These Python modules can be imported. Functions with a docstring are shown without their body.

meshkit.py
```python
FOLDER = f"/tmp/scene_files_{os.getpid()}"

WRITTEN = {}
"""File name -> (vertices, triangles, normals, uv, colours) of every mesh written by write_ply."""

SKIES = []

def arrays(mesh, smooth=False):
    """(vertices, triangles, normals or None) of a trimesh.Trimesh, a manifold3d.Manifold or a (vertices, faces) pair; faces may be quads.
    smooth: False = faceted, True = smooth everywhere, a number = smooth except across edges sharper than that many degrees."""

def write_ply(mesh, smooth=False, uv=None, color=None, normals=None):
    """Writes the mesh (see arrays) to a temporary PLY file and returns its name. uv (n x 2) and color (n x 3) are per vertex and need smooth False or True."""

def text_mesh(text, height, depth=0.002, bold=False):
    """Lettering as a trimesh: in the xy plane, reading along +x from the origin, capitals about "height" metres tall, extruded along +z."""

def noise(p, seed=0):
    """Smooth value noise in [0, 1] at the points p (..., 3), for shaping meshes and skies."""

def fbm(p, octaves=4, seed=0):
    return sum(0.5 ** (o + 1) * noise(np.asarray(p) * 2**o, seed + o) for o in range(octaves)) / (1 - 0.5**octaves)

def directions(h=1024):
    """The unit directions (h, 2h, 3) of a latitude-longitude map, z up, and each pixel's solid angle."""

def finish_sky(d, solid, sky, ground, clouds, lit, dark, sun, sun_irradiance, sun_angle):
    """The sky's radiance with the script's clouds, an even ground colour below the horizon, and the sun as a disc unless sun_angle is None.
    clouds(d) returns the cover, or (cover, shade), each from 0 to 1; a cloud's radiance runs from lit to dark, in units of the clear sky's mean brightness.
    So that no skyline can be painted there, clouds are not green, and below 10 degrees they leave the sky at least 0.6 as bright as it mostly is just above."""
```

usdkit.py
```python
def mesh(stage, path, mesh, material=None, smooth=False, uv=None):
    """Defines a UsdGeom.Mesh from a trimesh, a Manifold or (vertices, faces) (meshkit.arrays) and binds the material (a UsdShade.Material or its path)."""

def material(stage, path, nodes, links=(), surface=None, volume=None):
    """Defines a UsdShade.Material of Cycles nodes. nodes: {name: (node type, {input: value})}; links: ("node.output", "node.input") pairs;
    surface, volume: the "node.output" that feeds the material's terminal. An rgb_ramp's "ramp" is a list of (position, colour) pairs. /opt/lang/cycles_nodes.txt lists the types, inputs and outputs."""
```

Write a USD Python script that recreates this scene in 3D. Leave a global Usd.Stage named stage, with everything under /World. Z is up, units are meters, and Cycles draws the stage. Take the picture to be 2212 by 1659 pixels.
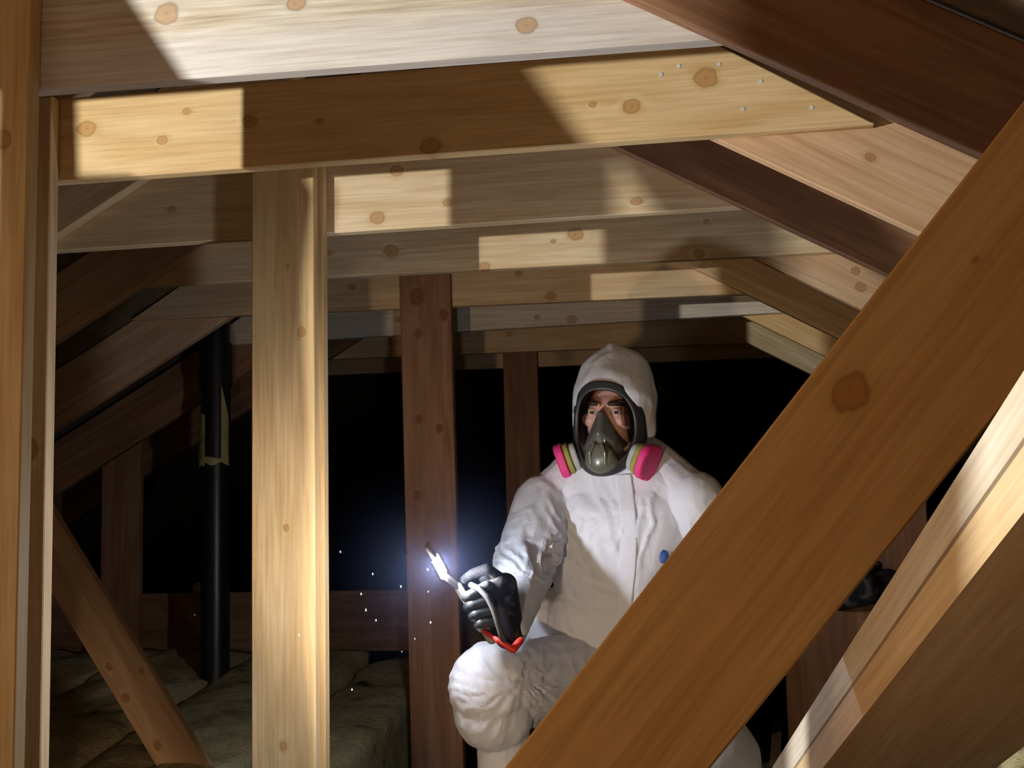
import math
import random
import numpy as np
import trimesh
import manifold3d as m3
from manifold3d import Manifold, CrossSection
import meshkit
import usdkit
from pxr import Gf, Sdf, Usd, UsdGeom, UsdLux, UsdShade

random.seed(7)
stage = Usd.Stage.CreateInMemory()
UsdGeom.SetStageUpAxis(stage, UsdGeom.Tokens.z)
UsdGeom.SetStageMetersPerUnit(stage, 1.0)
UsdGeom.Xform.Define(stage, '/World')
UsdGeom.Scope.Define(stage, '/World/Looks')

# ------------------------------------------------------------------ camera (origin of all measuring; floor 0.85 m below)
Z0 = 0.85
FPX = 3175.6
YAW, PITCH, ROLL = -.1820, .1113, .0189


def cam_axes(yaw, pitch, roll):
    cy, sy = math.cos(yaw), math.sin(yaw)
    f = np.array([sy * math.cos(pitch), cy * math.cos(pitch), math.sin(pitch)])
    r = np.array([cy, -sy, 0.0])
    d = np.cross(f, r)
    return np.stack([math.cos(roll) * r + math.sin(roll) * d, -math.sin(roll) * r + math.cos(roll) * d, f])


CM = cam_axes(YAW, PITCH, ROLL)


def at(px, py, y):
    """the point of the place seen at that spot of the photograph, y metres ahead (heights from the camera)"""
    d = CM.T @ np.array([(px - 1106) / FPX, (py - 829.5) / FPX, 1.0])
    return d * y / d[1]


cam = UsdGeom.Camera.Define(stage, '/World/camera')
cam.AddTransformOp().Set(Gf.Matrix4d(*CM[0], 0, *(-CM[1]), 0, *(-CM[2]), 0, 0, 0, Z0, 1))
cam.CreateHorizontalApertureAttr(36.0)
cam.CreateVerticalApertureAttr(27.0)
cam.CreateFocalLengthAttr(FPX / 2212 * 36)
cam.CreateClippingRangeAttr(Gf.Vec2f(.02, 100))
cam.CreateExposureAttr(0.0)

# ------------------------------------------------------------------ lights: a work lamp low on the left (the hand lamp is built with the person)
KEY = (-2.24, .72, .305)


def sphere_light(name, p, r, inten, col):
    l = UsdLux.SphereLight.Define(stage, '/World/' + name)
    l.AddTranslateOp().Set(Gf.Vec3d(p[0], p[1], p[2] + Z0))
    l.CreateRadiusAttr(r)
    l.CreateIntensityAttr(inten)
    l.CreateColorAttr(Gf.Vec3f(*col))
    return l


sphere_light('work_lamp_light', KEY, .015, 30000, (1, .97, .88))


def spot(name, p, aim, r, inten, col, cone, soft):
    p, aim = np.asarray(p, float), np.asarray(aim, float)
    l = UsdLux.SphereLight.Define(stage, '/World/' + name)
    az = (p - aim) / np.linalg.norm(p - aim)
    ax = np.cross([0, 0, 1.0], az)
    ax /= np.linalg.norm(ax)
    ay = np.cross(az, ax)
    l.AddTransformOp().Set(Gf.Matrix4d(*ax, 0, *ay, 0, *az, 0, p[0], p[1], p[2] + Z0, 1))
    l.CreateRadiusAttr(r)
    l.CreateIntensityAttr(inten)
    l.CreateColorAttr(Gf.Vec3f(*col))
    c = UsdLux.ShapingAPI.Apply(l.GetPrim())
    c.CreateShapingConeAngleAttr(cone)
    c.CreateShapingConeSoftnessAttr(soft)


spot('unseen_low_light', (-.61, .90, -.60), (-.68, 3.30, -.57), .03, 2100, (1, .72, .46), 26, .45)   # unseen warm light low near the viewer, placed to light the middle post and figure

# ------------------------------------------------------------------ helpers
_used = set()


def numbered(parent, name):
    p, k = f'{parent}/{name}', 0
    while p in _used:
        k += 1
        p = f'{parent}/{name}_{k:03d}'
    _used.add(p)
    return p


def tag(prim, label=None, cat=None, group=None, kind=None):
    prim = prim.GetPrim() if hasattr(prim, 'GetPrim') else prim
    for k, v in (('label', label), ('category', cat), ('group', group), ('kind', kind)):
        if v:
            prim.SetCustomDataByKey(k, v)
    return prim


def thing(name, label, cat, loc=(0, 0, 0), R=None, group=None, kind=None):
    x = UsdGeom.Xform.Define(stage, numbered('/World', name))
    R = np.eye(3) if R is None else np.asarray(R)
    x.AddTransformOp().Set(Gf.Matrix4d(*R[0], 0, *R[1], 0, *R[2], 0, loc[0], loc[1], loc[2] + Z0, 1))
    tag(x, label, cat, group, kind)
    return x.GetPath().pathString


def part(name, mesh, mat, parent, smooth=30, label=None, kind=None):
    m = usdkit.mesh(stage, numbered(parent, name), mesh, mat, smooth)
    tag(m, label, None, None, kind)
    return m.GetPath().pathString


def cat_(ms):
    out = []
    for m in ms:
        v, f, _ = meshkit.arrays(m)
        out.append(trimesh.Trimesh(v, f, process=False))
    return trimesh.util.concatenate(out)


def tm(man):
    m = man.to_mesh()
    return trimesh.Trimesh(np.array(m.vert_properties[:, :3]), np.array(m.tri_verts), process=False)


def mat(name, nodes, links, surface='p.BSDF'):
    return usdkit.material(stage, '/World/Looks/' + name, nodes, links, surface=surface)


def plain(name, col, rough=.6, bump=0, scale=40, var=.15, **kw):
    """a principled surface with a little noise in colour and relief"""
    n = {'tc': ('texture_coordinate', {}), 'n': ('noise_texture', {'scale': float(scale), 'detail': 4.0}),
         'r': ('rgb_ramp', {'ramp': [(.25, tuple(c * (1 - var) for c in col)), (.75, tuple(min(1, c * (1 + var)) for c in col))]}),
         'p': ('principled_bsdf', {'roughness': rough, **kw})}
    l = [('tc.object', 'n.vector'), ('n.fac', 'r.fac'), ('r.color', 'p.base_color')]
    if bump:
        n['b'] = ('bump', {'strength': 1.0, 'distance': bump})
        l += [('n.fac', 'b.height'), ('b.normal', 'p.normal')]
    return mat(name, n, l)


TONES = {  # early wood, late wood, stain
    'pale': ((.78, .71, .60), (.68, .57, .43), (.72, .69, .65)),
    'cream': ((.84, .68, .46), (.72, .52, .30), (.78, .58, .34)),
    'gold': ((.82, .61, .34), (.70, .47, .22), (.74, .51, .25)),
    'tan': ((.76, .57, .35), (.63, .44, .24), (.70, .52, .32)),
    'pink': ((.74, .52, .34), (.60, .38, .22), (.68, .44, .26)),
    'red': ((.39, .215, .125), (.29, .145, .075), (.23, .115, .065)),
    'orange': ((.74, .46, .19), (.62, .34, .12), (.68, .40, .15)),
}
_seed = [0]


def wood(name, tone='cream', knots=(), rings=1.0, sap=None):
    """sawn softwood, grain along local x; knots = (x, z, radius) in local metres on the broad face"""
    _seed[0] += 1
    s = _seed[0]
    rnd = random.Random(s * 31)
    a, b, c = TONES[tone]
    off = (rnd.uniform(-9, 9), rnd.uniform(-9, 9), rnd.uniform(-9, 9))
    n = {'tc': ('texture_coordinate', {}),
         'mg': ('mapping', {'scale': (.55, 7.0, 7.0), 'location': off}),
         'ng': ('noise_texture', {'scale': 1.6, 'detail': 2.0, 'roughness': .45}),
         'fq': ('math', {'math_type': 'multiply', 'value2': 34.0 * rings}),
         'sn': ('math', {'math_type': 'sine'}),
         'rg': ('map_range', {'from_min': -1.0, 'from_max': 1.0, 'to_min': 0.0, 'to_max': 1.0}),
         'mf': ('mapping', {'scale': (5.0, 130.0, 130.0), 'location': off}),
         'nf': ('noise_texture', {'scale': 1.0, 'detail': 3.0, 'roughness': .6}),
         'ms': ('mapping', {'scale': (2.2, 9.0, 9.0), 'location': off}),
         'ns': ('noise_texture', {'scale': 1.0, 'detail': 4.0, 'roughness': .62}),
         'rs': ('rgb_ramp', {'ramp': [(.42, (0, 0, 0)), (.68, (1, 1, 1))]}),
         'c1': ('mix', {'color1': a, 'color2': b}),
         'c2': ('mix', {'color2': c}),
         'c3': ('mix', {'mix_type': 'multiply', 'fac': .55}),
         'rf': ('rgb_ramp', {'ramp': [(.28, (.60, .55, .48)), (.62, (1.0, 1.0, 1.0))]}),
         'bp': ('bump', {'strength': .35, 'distance': .0012}),
         'p': ('principled_bsdf', {'roughness': .62, 'specular_ior_level': .3})}
    l = [('tc.object', 'mg.vector'), ('mg.vector', 'ng.vector'), ('ng.fac', 'fq.value1'),
         ('sn.value', 'rg.value'), ('tc.object', 'mf.vector'), ('mf.vector', 'nf.vector'),
         ('tc.object', 'ms.vector'), ('ms.vector', 'ns.vector'), ('ns.fac', 'rs.fac'),
         ('c1.color', 'c2.color1'), ('c2.color', 'c3.color1'), ('nf.fac', 'rf.fac'), ('rf.color', 'c3.color2'),
         ('nf.fac', 'bp.height'), ('bp.normal', 'p.normal')]
    n['rm'] = ('math', {'math_type': 'multiply', 'value2': .85})
    n['sm'] = ('math', {'math_type': 'multiply', 'value2': .75})
    l += [('rg.result', 'rm.value1'), ('rm.value', 'c1.fac'), ('rs.color', 'sm.value1'), ('sm.value', 'c2.fac')]
    base = 'c3.color'
    if sap:   # grey sapwood along one long edge: (height where it starts, height where it is full, colour)
        n['sx'] = ('separate_xyz', {})
        n['sj'] = ('math', {'math_type': 'multiply_add', 'value2': .05})
        n['sr'] = ('map_range', {'from_min': sap[0], 'from_max': sap[1], 'to_min': 0.0, 'to_max': .8, 'clamp': True})
        n['s4'] = ('mix', {'mix_type': 'mix', 'color2': sap[2]})
        n['s5'] = ('mix', {'mix_type': 'multiply', 'fac': .55})
        l += [('tc.object', 'sx.vector'), ('ns.fac', 'sj.value1'), ('sx.z', 'sj.value3'), ('sj.value', 'sr.value'), ('sr.result', 's4.fac'),
              ('c3.color', 's4.color1'), ('s4.color', 's5.color1'), ('rf.color', 's5.color2')]
        base = 's5.color'
    last = None
    for i, (kx, kz, r) in enumerate(knots):
        R = 2.3 * r
        sx, sz = 1 / (R * 1.25), 1 / R
        n[f'k{i}'] = ('mapping', {'scale': (sx, .0, sz), 'location': (-kx * sx, 0, -kz * sz)})
        n[f'd{i}'] = ('mix', {'mix_type': 'add', 'fac': .36})
        n[f'g{i}'] = ('gradient_texture', {'gradient_type': 'spherical'})
        l += [('tc.object', f'k{i}.vector'), (f'k{i}.vector', f'd{i}.color1'), ('nd.color', f'd{i}.color2'), (f'd{i}.color', f'g{i}.vector')]
        if last is None:
            last = f'g{i}.fac'
        else:
            n[f'x{i}'] = ('math', {'math_type': 'maximum'})
            l += [(last, f'x{i}.value1'), (f'g{i}.fac', f'x{i}.value2')]
            last = f'x{i}.value'
    if last:
        n['nq'] = ('noise_texture', {'scale': 38.0, 'detail': 2.0})
        n['nd'] = ('mix', {'mix_type': 'subtract', 'fac': 1.0, 'color2': (.5, .5, .5)})
        l += [('tc.object', 'nq.vector'), ('nq.color', 'nd.color1')]
        n['kw'] = ('math', {'math_type': 'multiply', 'value2': 5.0})
        n['ka'] = ('math', {'math_type': 'add'})
        n['km'] = ('rgb_ramp', {'ramp': [(0, (0, 0, 0)), (.25, (.06,) * 3), (.46, (.30,) * 3), (.57, (.85,) * 3), (1, (.9,) * 3)]})
        dk = tuple(x * q for x, q in zip(b, (.52, .42, .34)))
        ce = tuple(x * q for x, q in zip(b, (.74, .60, .46)))
        n['kc'] = ('rgb_ramp', {'ramp': [(0, c), (.45, tuple(x * .8 for x in c)), (.54, dk), (.66, ce), (.88, ce), (1, dk)]})
        n['c4'] = ('mix', {})
        l += [(last, 'kw.value1'), ('fq.value', 'ka.value1'), ('kw.value', 'ka.value2'), ('ka.value', 'sn.value1'),
              (last, 'km.fac'), (last, 'kc.fac'), ('km.color', 'c4.fac'), (base, 'c4.color1'), ('kc.color', 'c4.color2'), ('c4.color', 'p.base_color')]
    else:
        l += [('fq.value', 'sn.value1'), (base, 'p.base_color')]
    return mat(name, n, l)


def prism(poly, t, bev=.0025):
    """convex outline in local xz, from y=0 to y=t, arrises eased"""
    poly = np.asarray(poly, float)
    inner = CrossSection([poly if area(poly) > 0 else poly[::-1]]).offset(-bev, m3.JoinType.Miter).to_polygons()[0]
    pts = [(x, bev, z) for x, z in poly] + [(x, t - bev, z) for x, z in poly]
    pts += [(x, 0, z) for x, z in inner] + [(x, t, z) for x, z in inner]
    return Manifold.hull_points(np.array(pts))


def area(p):
    x, y = p[:, 0], p[:, 1]
    return .5 * np.sum(x * np.roll(y, -1) - y * np.roll(x, -1))


def board_xz(name, label, cat, poly, y0, t, tone, slope=0.0, knots=(), group=None, rings=1.0, nails=(), bev=.0025, sap=None):
    """a board standing in a plane across the view: outline in world xz (from the camera), front face at y0, thickness t, grain along the slope.
    knots and nails are given where the photograph shows them on the front face"""
    poly = np.asarray(poly, float)
    o = np.array([poly[:, 0].min(), poly[:, 1].min()])
    th = math.atan(slope) if abs(slope) < 50 else math.pi / 2
    X, Zv = np.array([math.cos(th), math.sin(th)]), np.array([-math.sin(th), math.cos(th)])
    loc = (poly - o) @ np.stack([X, Zv], 1)

    def local(px, py):
        q = at(px, py, y0)[[0, 2]] - o
        return q @ X, q @ Zv
    R = [[X[0], 0, X[1]], [0, 1, 0], [Zv[0], 0, Zv[1]]]
    p = thing(name, label, cat, (o[0], y0, o[1]), R, group)
    mm = wood(p.split('/')[-1] + '_wood', tone, [(*local(a, b), r) for a, b, r in knots], rings, sap)
    part('timber', prism(loc, t, bev), mm, p)
    for a, b in nails:
        nx, nz = local(a, b)
        m = trimesh.creation.revolve([(0, -.002), (.0035, -.0016), (.0042, -.0006), (.0042, .001), (0, .001)], sections=14)
        m.apply_transform(trimesh.transformations.rotation_matrix(math.pi / 2, [1, 0, 0]))
        m.apply_transform(trimesh.transformations.translation_matrix((nx, -.0005, nz)))
        m.vertices[:, 1] = -np.abs(m.vertices[:, 1])
        part('nail', m, STEEL, p, label='galvanised nail head')
    return p


def board_axis(name, label, cat, P, Q, wdir, w, t, tone, knots=(), group=None, rings=1.0, bev=.0025):
    """a straight board from P to Q (one long arris), w metres wide along wdir, t thick"""
    P, Q = np.asarray(P, float), np.asarray(Q, float)
    L = np.linalg.norm(Q - P)
    X = (Q - P) / L
    W = np.asarray(wdir, float)
    W = W - X * (W @ X)
    W /= np.linalg.norm(W)
    T = np.cross(W, X)
    p = thing(name, label, cat, P, [X, T, W], group)
    mm = wood(p.split('/')[-1] + '_wood', tone, knots, rings)
    part('timber', prism([(0, 0), (L, 0), (L, w), (0, w)], t, bev), mm, p)
    return p


STEEL = plain('nail_steel', (.78, .82, .86), .45, metallic=.15)

# ------------------------------------------------------------------ roof geometry (heights from the camera)
SP = .61
YB = lambda i: 2.302 + SP * (i - 1)
RR, RS = .7646, .5572            # right rafter underside: z = RR - RS x
LR, LS = 1.8848, .5713           # left rafter underside:  z = LR + LS x
RV, LV = .211, .213              # plumb depth of a rafter
FLOOR = -Z0

# ------------------------------------------------------------------ the setting
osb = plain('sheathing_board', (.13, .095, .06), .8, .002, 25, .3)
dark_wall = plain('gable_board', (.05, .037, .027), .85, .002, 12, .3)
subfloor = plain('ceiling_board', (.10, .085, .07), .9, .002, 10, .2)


def slab(name, pts, thick, material, label):
    p = UsdGeom.Xform.Define(stage, numbered('/World', name))
    tag(p, label, None, None, 'structure')
    return p.GetPath().pathString


def sheets(parent, x0, x1, f, y0, y1, n, thick):
    ys = np.linspace(y0, y1, n + 1)
    for a, b in zip(ys[:-1], ys[1:]):
        pts = [(x, y, f(x) + Z0 + dz) for x in (x0, x1) for y in (a + .002, b - .002) for dz in (0, thick)]
        part('plywood_sheet', Manifold.hull_points(np.array(pts)), osb, parent)


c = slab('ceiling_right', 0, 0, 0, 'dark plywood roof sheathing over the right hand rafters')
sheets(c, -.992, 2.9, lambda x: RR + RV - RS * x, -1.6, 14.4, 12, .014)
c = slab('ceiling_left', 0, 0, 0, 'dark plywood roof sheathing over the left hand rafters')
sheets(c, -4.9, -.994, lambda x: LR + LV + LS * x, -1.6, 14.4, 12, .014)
f = usdkit.mesh(stage, '/World/floor', trimesh.creation.box(bounds=[(-5, -1.6, -.05), (3.1, 14.4, 0)]), subfloor)
tag(f, 'dusty board floor between the attic joists', None, None, 'structure')
g = [(-4.9, 0), (3.0, 0), (3.0, .05), (-.993, 2.36), (-4.9, .1)]
w = Manifold.extrude(CrossSection([g]), .03).rotate([90, 0, 0])
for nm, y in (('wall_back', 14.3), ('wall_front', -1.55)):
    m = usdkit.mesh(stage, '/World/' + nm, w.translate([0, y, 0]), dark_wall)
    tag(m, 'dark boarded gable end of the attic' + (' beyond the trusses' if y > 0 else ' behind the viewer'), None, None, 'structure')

# ------------------------------------------------------------------ tie beams, nearest first
TIE = {0: (0, .81), 1: (-.005, .804), 2: (.003, .820), 3: (.005, .809), 4: (-.004, .805), 5: (-.007, .801), 6: (.012, .830), 7: (-.004, .807), 8: (-.002, .820)}
H = .186


def tie(i, label, tone, knots=(), nails=(), rings=1.0, xr=None, sap=None):
    k, h = TIE[i]
    xb, xt = (xr or (.20, -.10))
    xlb, xlt = -2.22, -1.92
    poly = [(xlb, k * xlb + h), (xb, k * xb + h), (xt, k * xt + h + H), (xlt, k * xlt + h + H)]
    return board_xz('tie_beam', label, 'beam', poly, YB(i), .038, tone, 0, knots, 'tie beams across the attic', rings, nails, sap=sap)


tie(1, 'pale tie beam nearest the viewer, cut by the top of the picture, lit white on its right', 'pale',
    [(360, 30, .017), (1137, 55, .014), (640, 8, .012)], xr=(.05, -.16), sap=(.125, .085, (.74, .72, .72)))
tie(2, 'golden tie beam with nail heads and a diagonal cut at its pointed right end', 'gold',
    [(188, 278, .016), (403, 240, .007), (350, 303, .009), (540, 262, .012), (930, 315, .016), (1365, 229, .014), (1525, 167, .017), (690, 262, .006), (1280, 225, .006)],
    [(1428, 161), (1466, 143), (1553, 139), (1643, 176), (1605, 236), (1753, 232)])
tie(3, 'cream tie beam third from the viewer, behind the top of the thick middle post', 'cream',
    [(857, 369, .013), (815, 470, .015), (967, 438, .009), (370, 452, .008), (1375, 435, .010)])
tie(4, 'cream tie beam with a large round knot, fourth from the viewer', 'cream',
    [(1243, 506, .016), (845, 542, .016), (1195, 522, .006), (1510, 548, .012), (1047, 575, .012), (710, 545, .009), (1526, 478, .007)])
tie(5, 'olive brown tie beam fifth from the viewer, above the slim middle post', 'tan', [(1120, 590, .008), (1190, 640, .013), (760, 620, .01)])
tie(6, 'pale tie beam sixth from the viewer, second shortest lit end on the right', 'pale', [(1235, 690, .014), (443, 700, .015), (860, 690, .008), (1160, 685, .008)])
tie(7, 'shaded tie beam seventh from the viewer, just above the white hood', 'tan', [(1100, 720, .01)])
tie(8, 'farthest visible tie beam, almost black, in the dark beyond the hood', 'tan')
tie(0, 'tie beam overhead, out of the picture above the viewer', 'red')


# ------------------------------------------------------------------ rafters
def from_line(y, a, b):
    p, q = at(*a, y), at(*b, y)
    k = (q[2] - p[2]) / (q[0] - p[0])
    return k, p[2] - k * p[0]


RL = {1: (2.264, (1535, 72), (2124, 333)), 2: (2.952, (1546, 302), (1991, 504)), 3: (3.484, (1412, 356), (1915, 593)), 4: (4.172, (1625, 554), (1857, 666)),
      5: (4.704, (1502, 565), (1759, 702)), 6: (5.392, (1611, 686), (1712, 735)), 7: (5.924, (1640, 740), (1745, 800))}


def rafter_r(y, k, h, label, tone, knots=(), rings=1.0):
    x0, x1 = -.973, 2.8
    k2 = -RS
    hm = h + (k - k2) * .2       # same height where the photo shows it, roof pitch kept
    poly = [(x0, hm + k2 * x0), (x1, hm + k2 * x1), (x1, hm + k2 * x1 + RV - .003), (x0, hm + k2 * x0 + RV - .003)]
    return board_xz('rafter', label, 'rafter', poly, y, .038, tone, k2, knots, 'rafters of the right hand roof slope', rings)


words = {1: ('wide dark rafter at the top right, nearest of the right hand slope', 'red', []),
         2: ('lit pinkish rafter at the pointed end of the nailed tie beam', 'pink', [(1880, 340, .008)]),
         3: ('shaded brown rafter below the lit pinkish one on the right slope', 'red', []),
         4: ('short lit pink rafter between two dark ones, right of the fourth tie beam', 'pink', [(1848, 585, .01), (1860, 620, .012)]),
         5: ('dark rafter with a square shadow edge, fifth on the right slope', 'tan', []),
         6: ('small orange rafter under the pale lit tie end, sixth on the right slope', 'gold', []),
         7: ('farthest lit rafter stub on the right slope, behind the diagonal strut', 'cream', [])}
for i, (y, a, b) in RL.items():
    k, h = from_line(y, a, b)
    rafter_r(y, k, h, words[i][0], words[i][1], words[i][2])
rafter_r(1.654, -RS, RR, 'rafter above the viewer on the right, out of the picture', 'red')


def rafter_l(y, label, tone, dh=0.0, knots=()):
    x0, x1 = -4.8, -1.013
    f = lambda x: LR + dh + LS * x
    poly = [(x0, f(x0)), (x1, f(x1)), (x1, f(x1) + LV - .003), (x0, f(x0) + LV - .003)]
    return board_xz('rafter', label, 'rafter', poly, y, .038, tone, LS, knots, 'rafters of the left hand roof slope')


rafter_l(2.266, 'rafter above the left post, hidden over the nearest tie beam', 'tan')
rafter_l(2.952, 'left slope rafter behind the nailed tie beam', 'tan')
rafter_l(3.484, 'left slope rafter in front of the third tie beam', 'tan')
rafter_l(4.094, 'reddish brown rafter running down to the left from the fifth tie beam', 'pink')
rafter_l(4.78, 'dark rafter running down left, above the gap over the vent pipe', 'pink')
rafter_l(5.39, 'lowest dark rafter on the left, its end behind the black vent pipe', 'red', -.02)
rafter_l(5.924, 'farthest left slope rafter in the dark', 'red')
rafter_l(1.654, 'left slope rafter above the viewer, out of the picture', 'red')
board_axis('ridge_board', 'ridge board along the peak of the roof, above the picture', 'beam', (-.974, -1.5, 1.31), (-.974, 14.2, 1.31), (0, 0, 1), .21, .038, 'tan')


# ------------------------------------------------------------------ posts
def post(label, x0, x1, y0, t, z0, z1, tone, knots=(), lean=(0, 0), name='post', ply=1):
    g = .0015
    for j in range(ply):
        dx = .012 * j
        poly = [(x0 + lean[0] + dx, z0), (x1 + lean[0] + dx, z0), (x1 + lean[1] + dx, z1), (x0 + lean[1] + dx, z1)]
        p = board_xz(name, label[j] if ply > 1 else label, 'post', poly, y0 + j * (t + g), t, tone, 99, knots if j == 0 else (), 'upright posts')
    return p


post('tan post at the left edge of the picture', -1.434, -1.2546, 2.2615, .038, FLOOR, 1.06, 'gold', [(8, 300, .012)], (-.003, .006))
post('dark narrow post beside the left edge, with a bluish lit right side', -1.7175, -1.5335, 2.872, .038, FLOOR, .995, 'tan', [(60, 970, .02), (50, 620, .01), (45, 1520, .012)])
post(('broad tan middle post with a bright right edge, front board', 'rear board of the doubled tan middle post, white hot along its right side'),
     -1.291, -1.1285, 3.446, .0365, FLOOR, .985, 'gold',
     [(652, 717, .009), (622, 575, .005), (618, 1140, .007), (612, 1612, .008)], (0, .0), ply=2)
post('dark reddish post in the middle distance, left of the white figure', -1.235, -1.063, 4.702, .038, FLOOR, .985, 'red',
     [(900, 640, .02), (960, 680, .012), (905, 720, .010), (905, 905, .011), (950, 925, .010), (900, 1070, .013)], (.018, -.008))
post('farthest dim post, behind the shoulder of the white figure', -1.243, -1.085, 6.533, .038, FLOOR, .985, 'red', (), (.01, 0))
q0, q1 = at(228, 1100, 5.43)[0], at(310, 1100, 5.43)[0]
f_ = lambda x: LR - .026 + LS * x
board_xz('post', 'dim grey brown post in the left background below the dark rafters', 'post', [(q0, FLOOR), (q1, FLOOR), (q1, f_(q1)), (q0, f_(q0))], 5.393, .036, 'red', 99, (), 'upright posts')
post('unseen upright close on the left, out of the picture, darkening the top right rafter', -1.768, -1.682, 1.025, .038, FLOOR, .84, 'red')  # out of view, placed to keep the top right rafter dark

post('unseen wide upright beside the work lamp, out of the picture, shading the lengthwise brace', -1.995, -1.72, .80, .02, FLOOR, .74, 'red')  # out of view, placed to darken a stretch of the lengthwise brace
post('unseen narrow upright close on the left, out of the picture, shading the left edge post', -1.741, -1.70, 1.53, .02, FLOOR, .87, 'red')  # out of view, placed to shade the post at the left edge

# ------------------------------------------------------------------ diagonal struts
u0, u1 = at(1090, 1659, 1.612), at(2212, 217, 1.612)
d0, d1 = at(1535, 1659, 1.612), at(2212, 822, 1.612)


def ext(a, b, s0, s1):
    return a + (b - a) * s0, a + (b - a) * s1


ua, ub = ext(u0, u1, -.95, 1.32)
da, db = ext(d0, d1, -1.05, 1.42)
board_xz('diagonal_strut', 'large orange brown diagonal strut crossing the right foreground, with one big knot', 'strut',
         [da[[0, 2]], db[[0, 2]], ub[[0, 2]], ua[[0, 2]]], 1.612, .038, 'orange', (u1[2] - u0[2]) / (u1[0] - u0[0]),
         [(1836, 850, .017), (2108, 562, .003)], 'diagonal struts', rings=.7)
e = [at(112, 1102, 4.05), at(448, 1652, 4.05), at(340, 1659, 4.05), at(95, 1255, 4.05)]
a0, a1 = ext(e[0], e[1], -.40, 1.30)
b0, b1 = ext(e[3], e[2], -.62, 1.52)
board_xz('diagonal_strut', 'reddish diagonal strut standing in the pale insulation at the lower left', 'strut',
         [b1[[0, 2]], a1[[0, 2]], a0[[0, 2]], b0[[0, 2]]], 4.05, .038, 'pink', (e[1][2] - e[0][2]) / (e[1][0] - e[0][0]),
         [(235, 1440, .009), (270, 1508, .011), (340, 1610, .01), (305, 1450, .006)], 'diagonal struts')

# web strut of the nearest truss on the left, outside the frame: its shadow crosses the tie beams
k = Z0


def sray(s, el, y):
    return np.array([KEY[0] + s * (y - KEY[1]), y, KEY[2] + el * (y - KEY[1])])


yw = 1.62
E0, F0 = sray(.812, .30, yw), sray(.708, .212, yw)
dirn = np.array([.56, 0, -.83])
board_xz('diagonal_strut', 'diagonal strut on the left, out of the picture', 'strut',
         [(F0 + dirn * 1.5)[[0, 2]], (E0 + dirn * 1.5)[[0, 2]], (E0 - dirn * .30)[[0, 2]], (F0 - dirn * .40)[[0, 2]]], yw, .038, 'red', -1.48, (), 'diagonal struts')

# ------------------------------------------------------------------ bright lengthwise brace on the right
bo = np.array([.017, 1.8, -.277]) * .985
ba, bb, bc = np.array([.15, -.929, .337]), np.array([.988, .147, -.035]), np.array([-.017, .338, .941])
ba /= np.linalg.norm(ba)
bb -= ba * (bb @ ba)
bb /= np.linalg.norm(bb)
bc = np.cross(ba, bb)
if bc[2] < 0:
    bc = -bc
P, Q = bo - ba * 1.4, bo + ba * 1.55
for j, (lab, tn) in enumerate((('lower board of the bright lengthwise brace on the right, peach coloured side', 'cream'), ('upper board of the bright lengthwise brace on the right, whitish side', 'pale'))):
    board_axis('lengthwise_brace', lab, 'brace', P + bc * (.0385 * j), Q + bc * (.0385 * j), bb, .184, -.038, tn, (), 'lengthwise braces')

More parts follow.
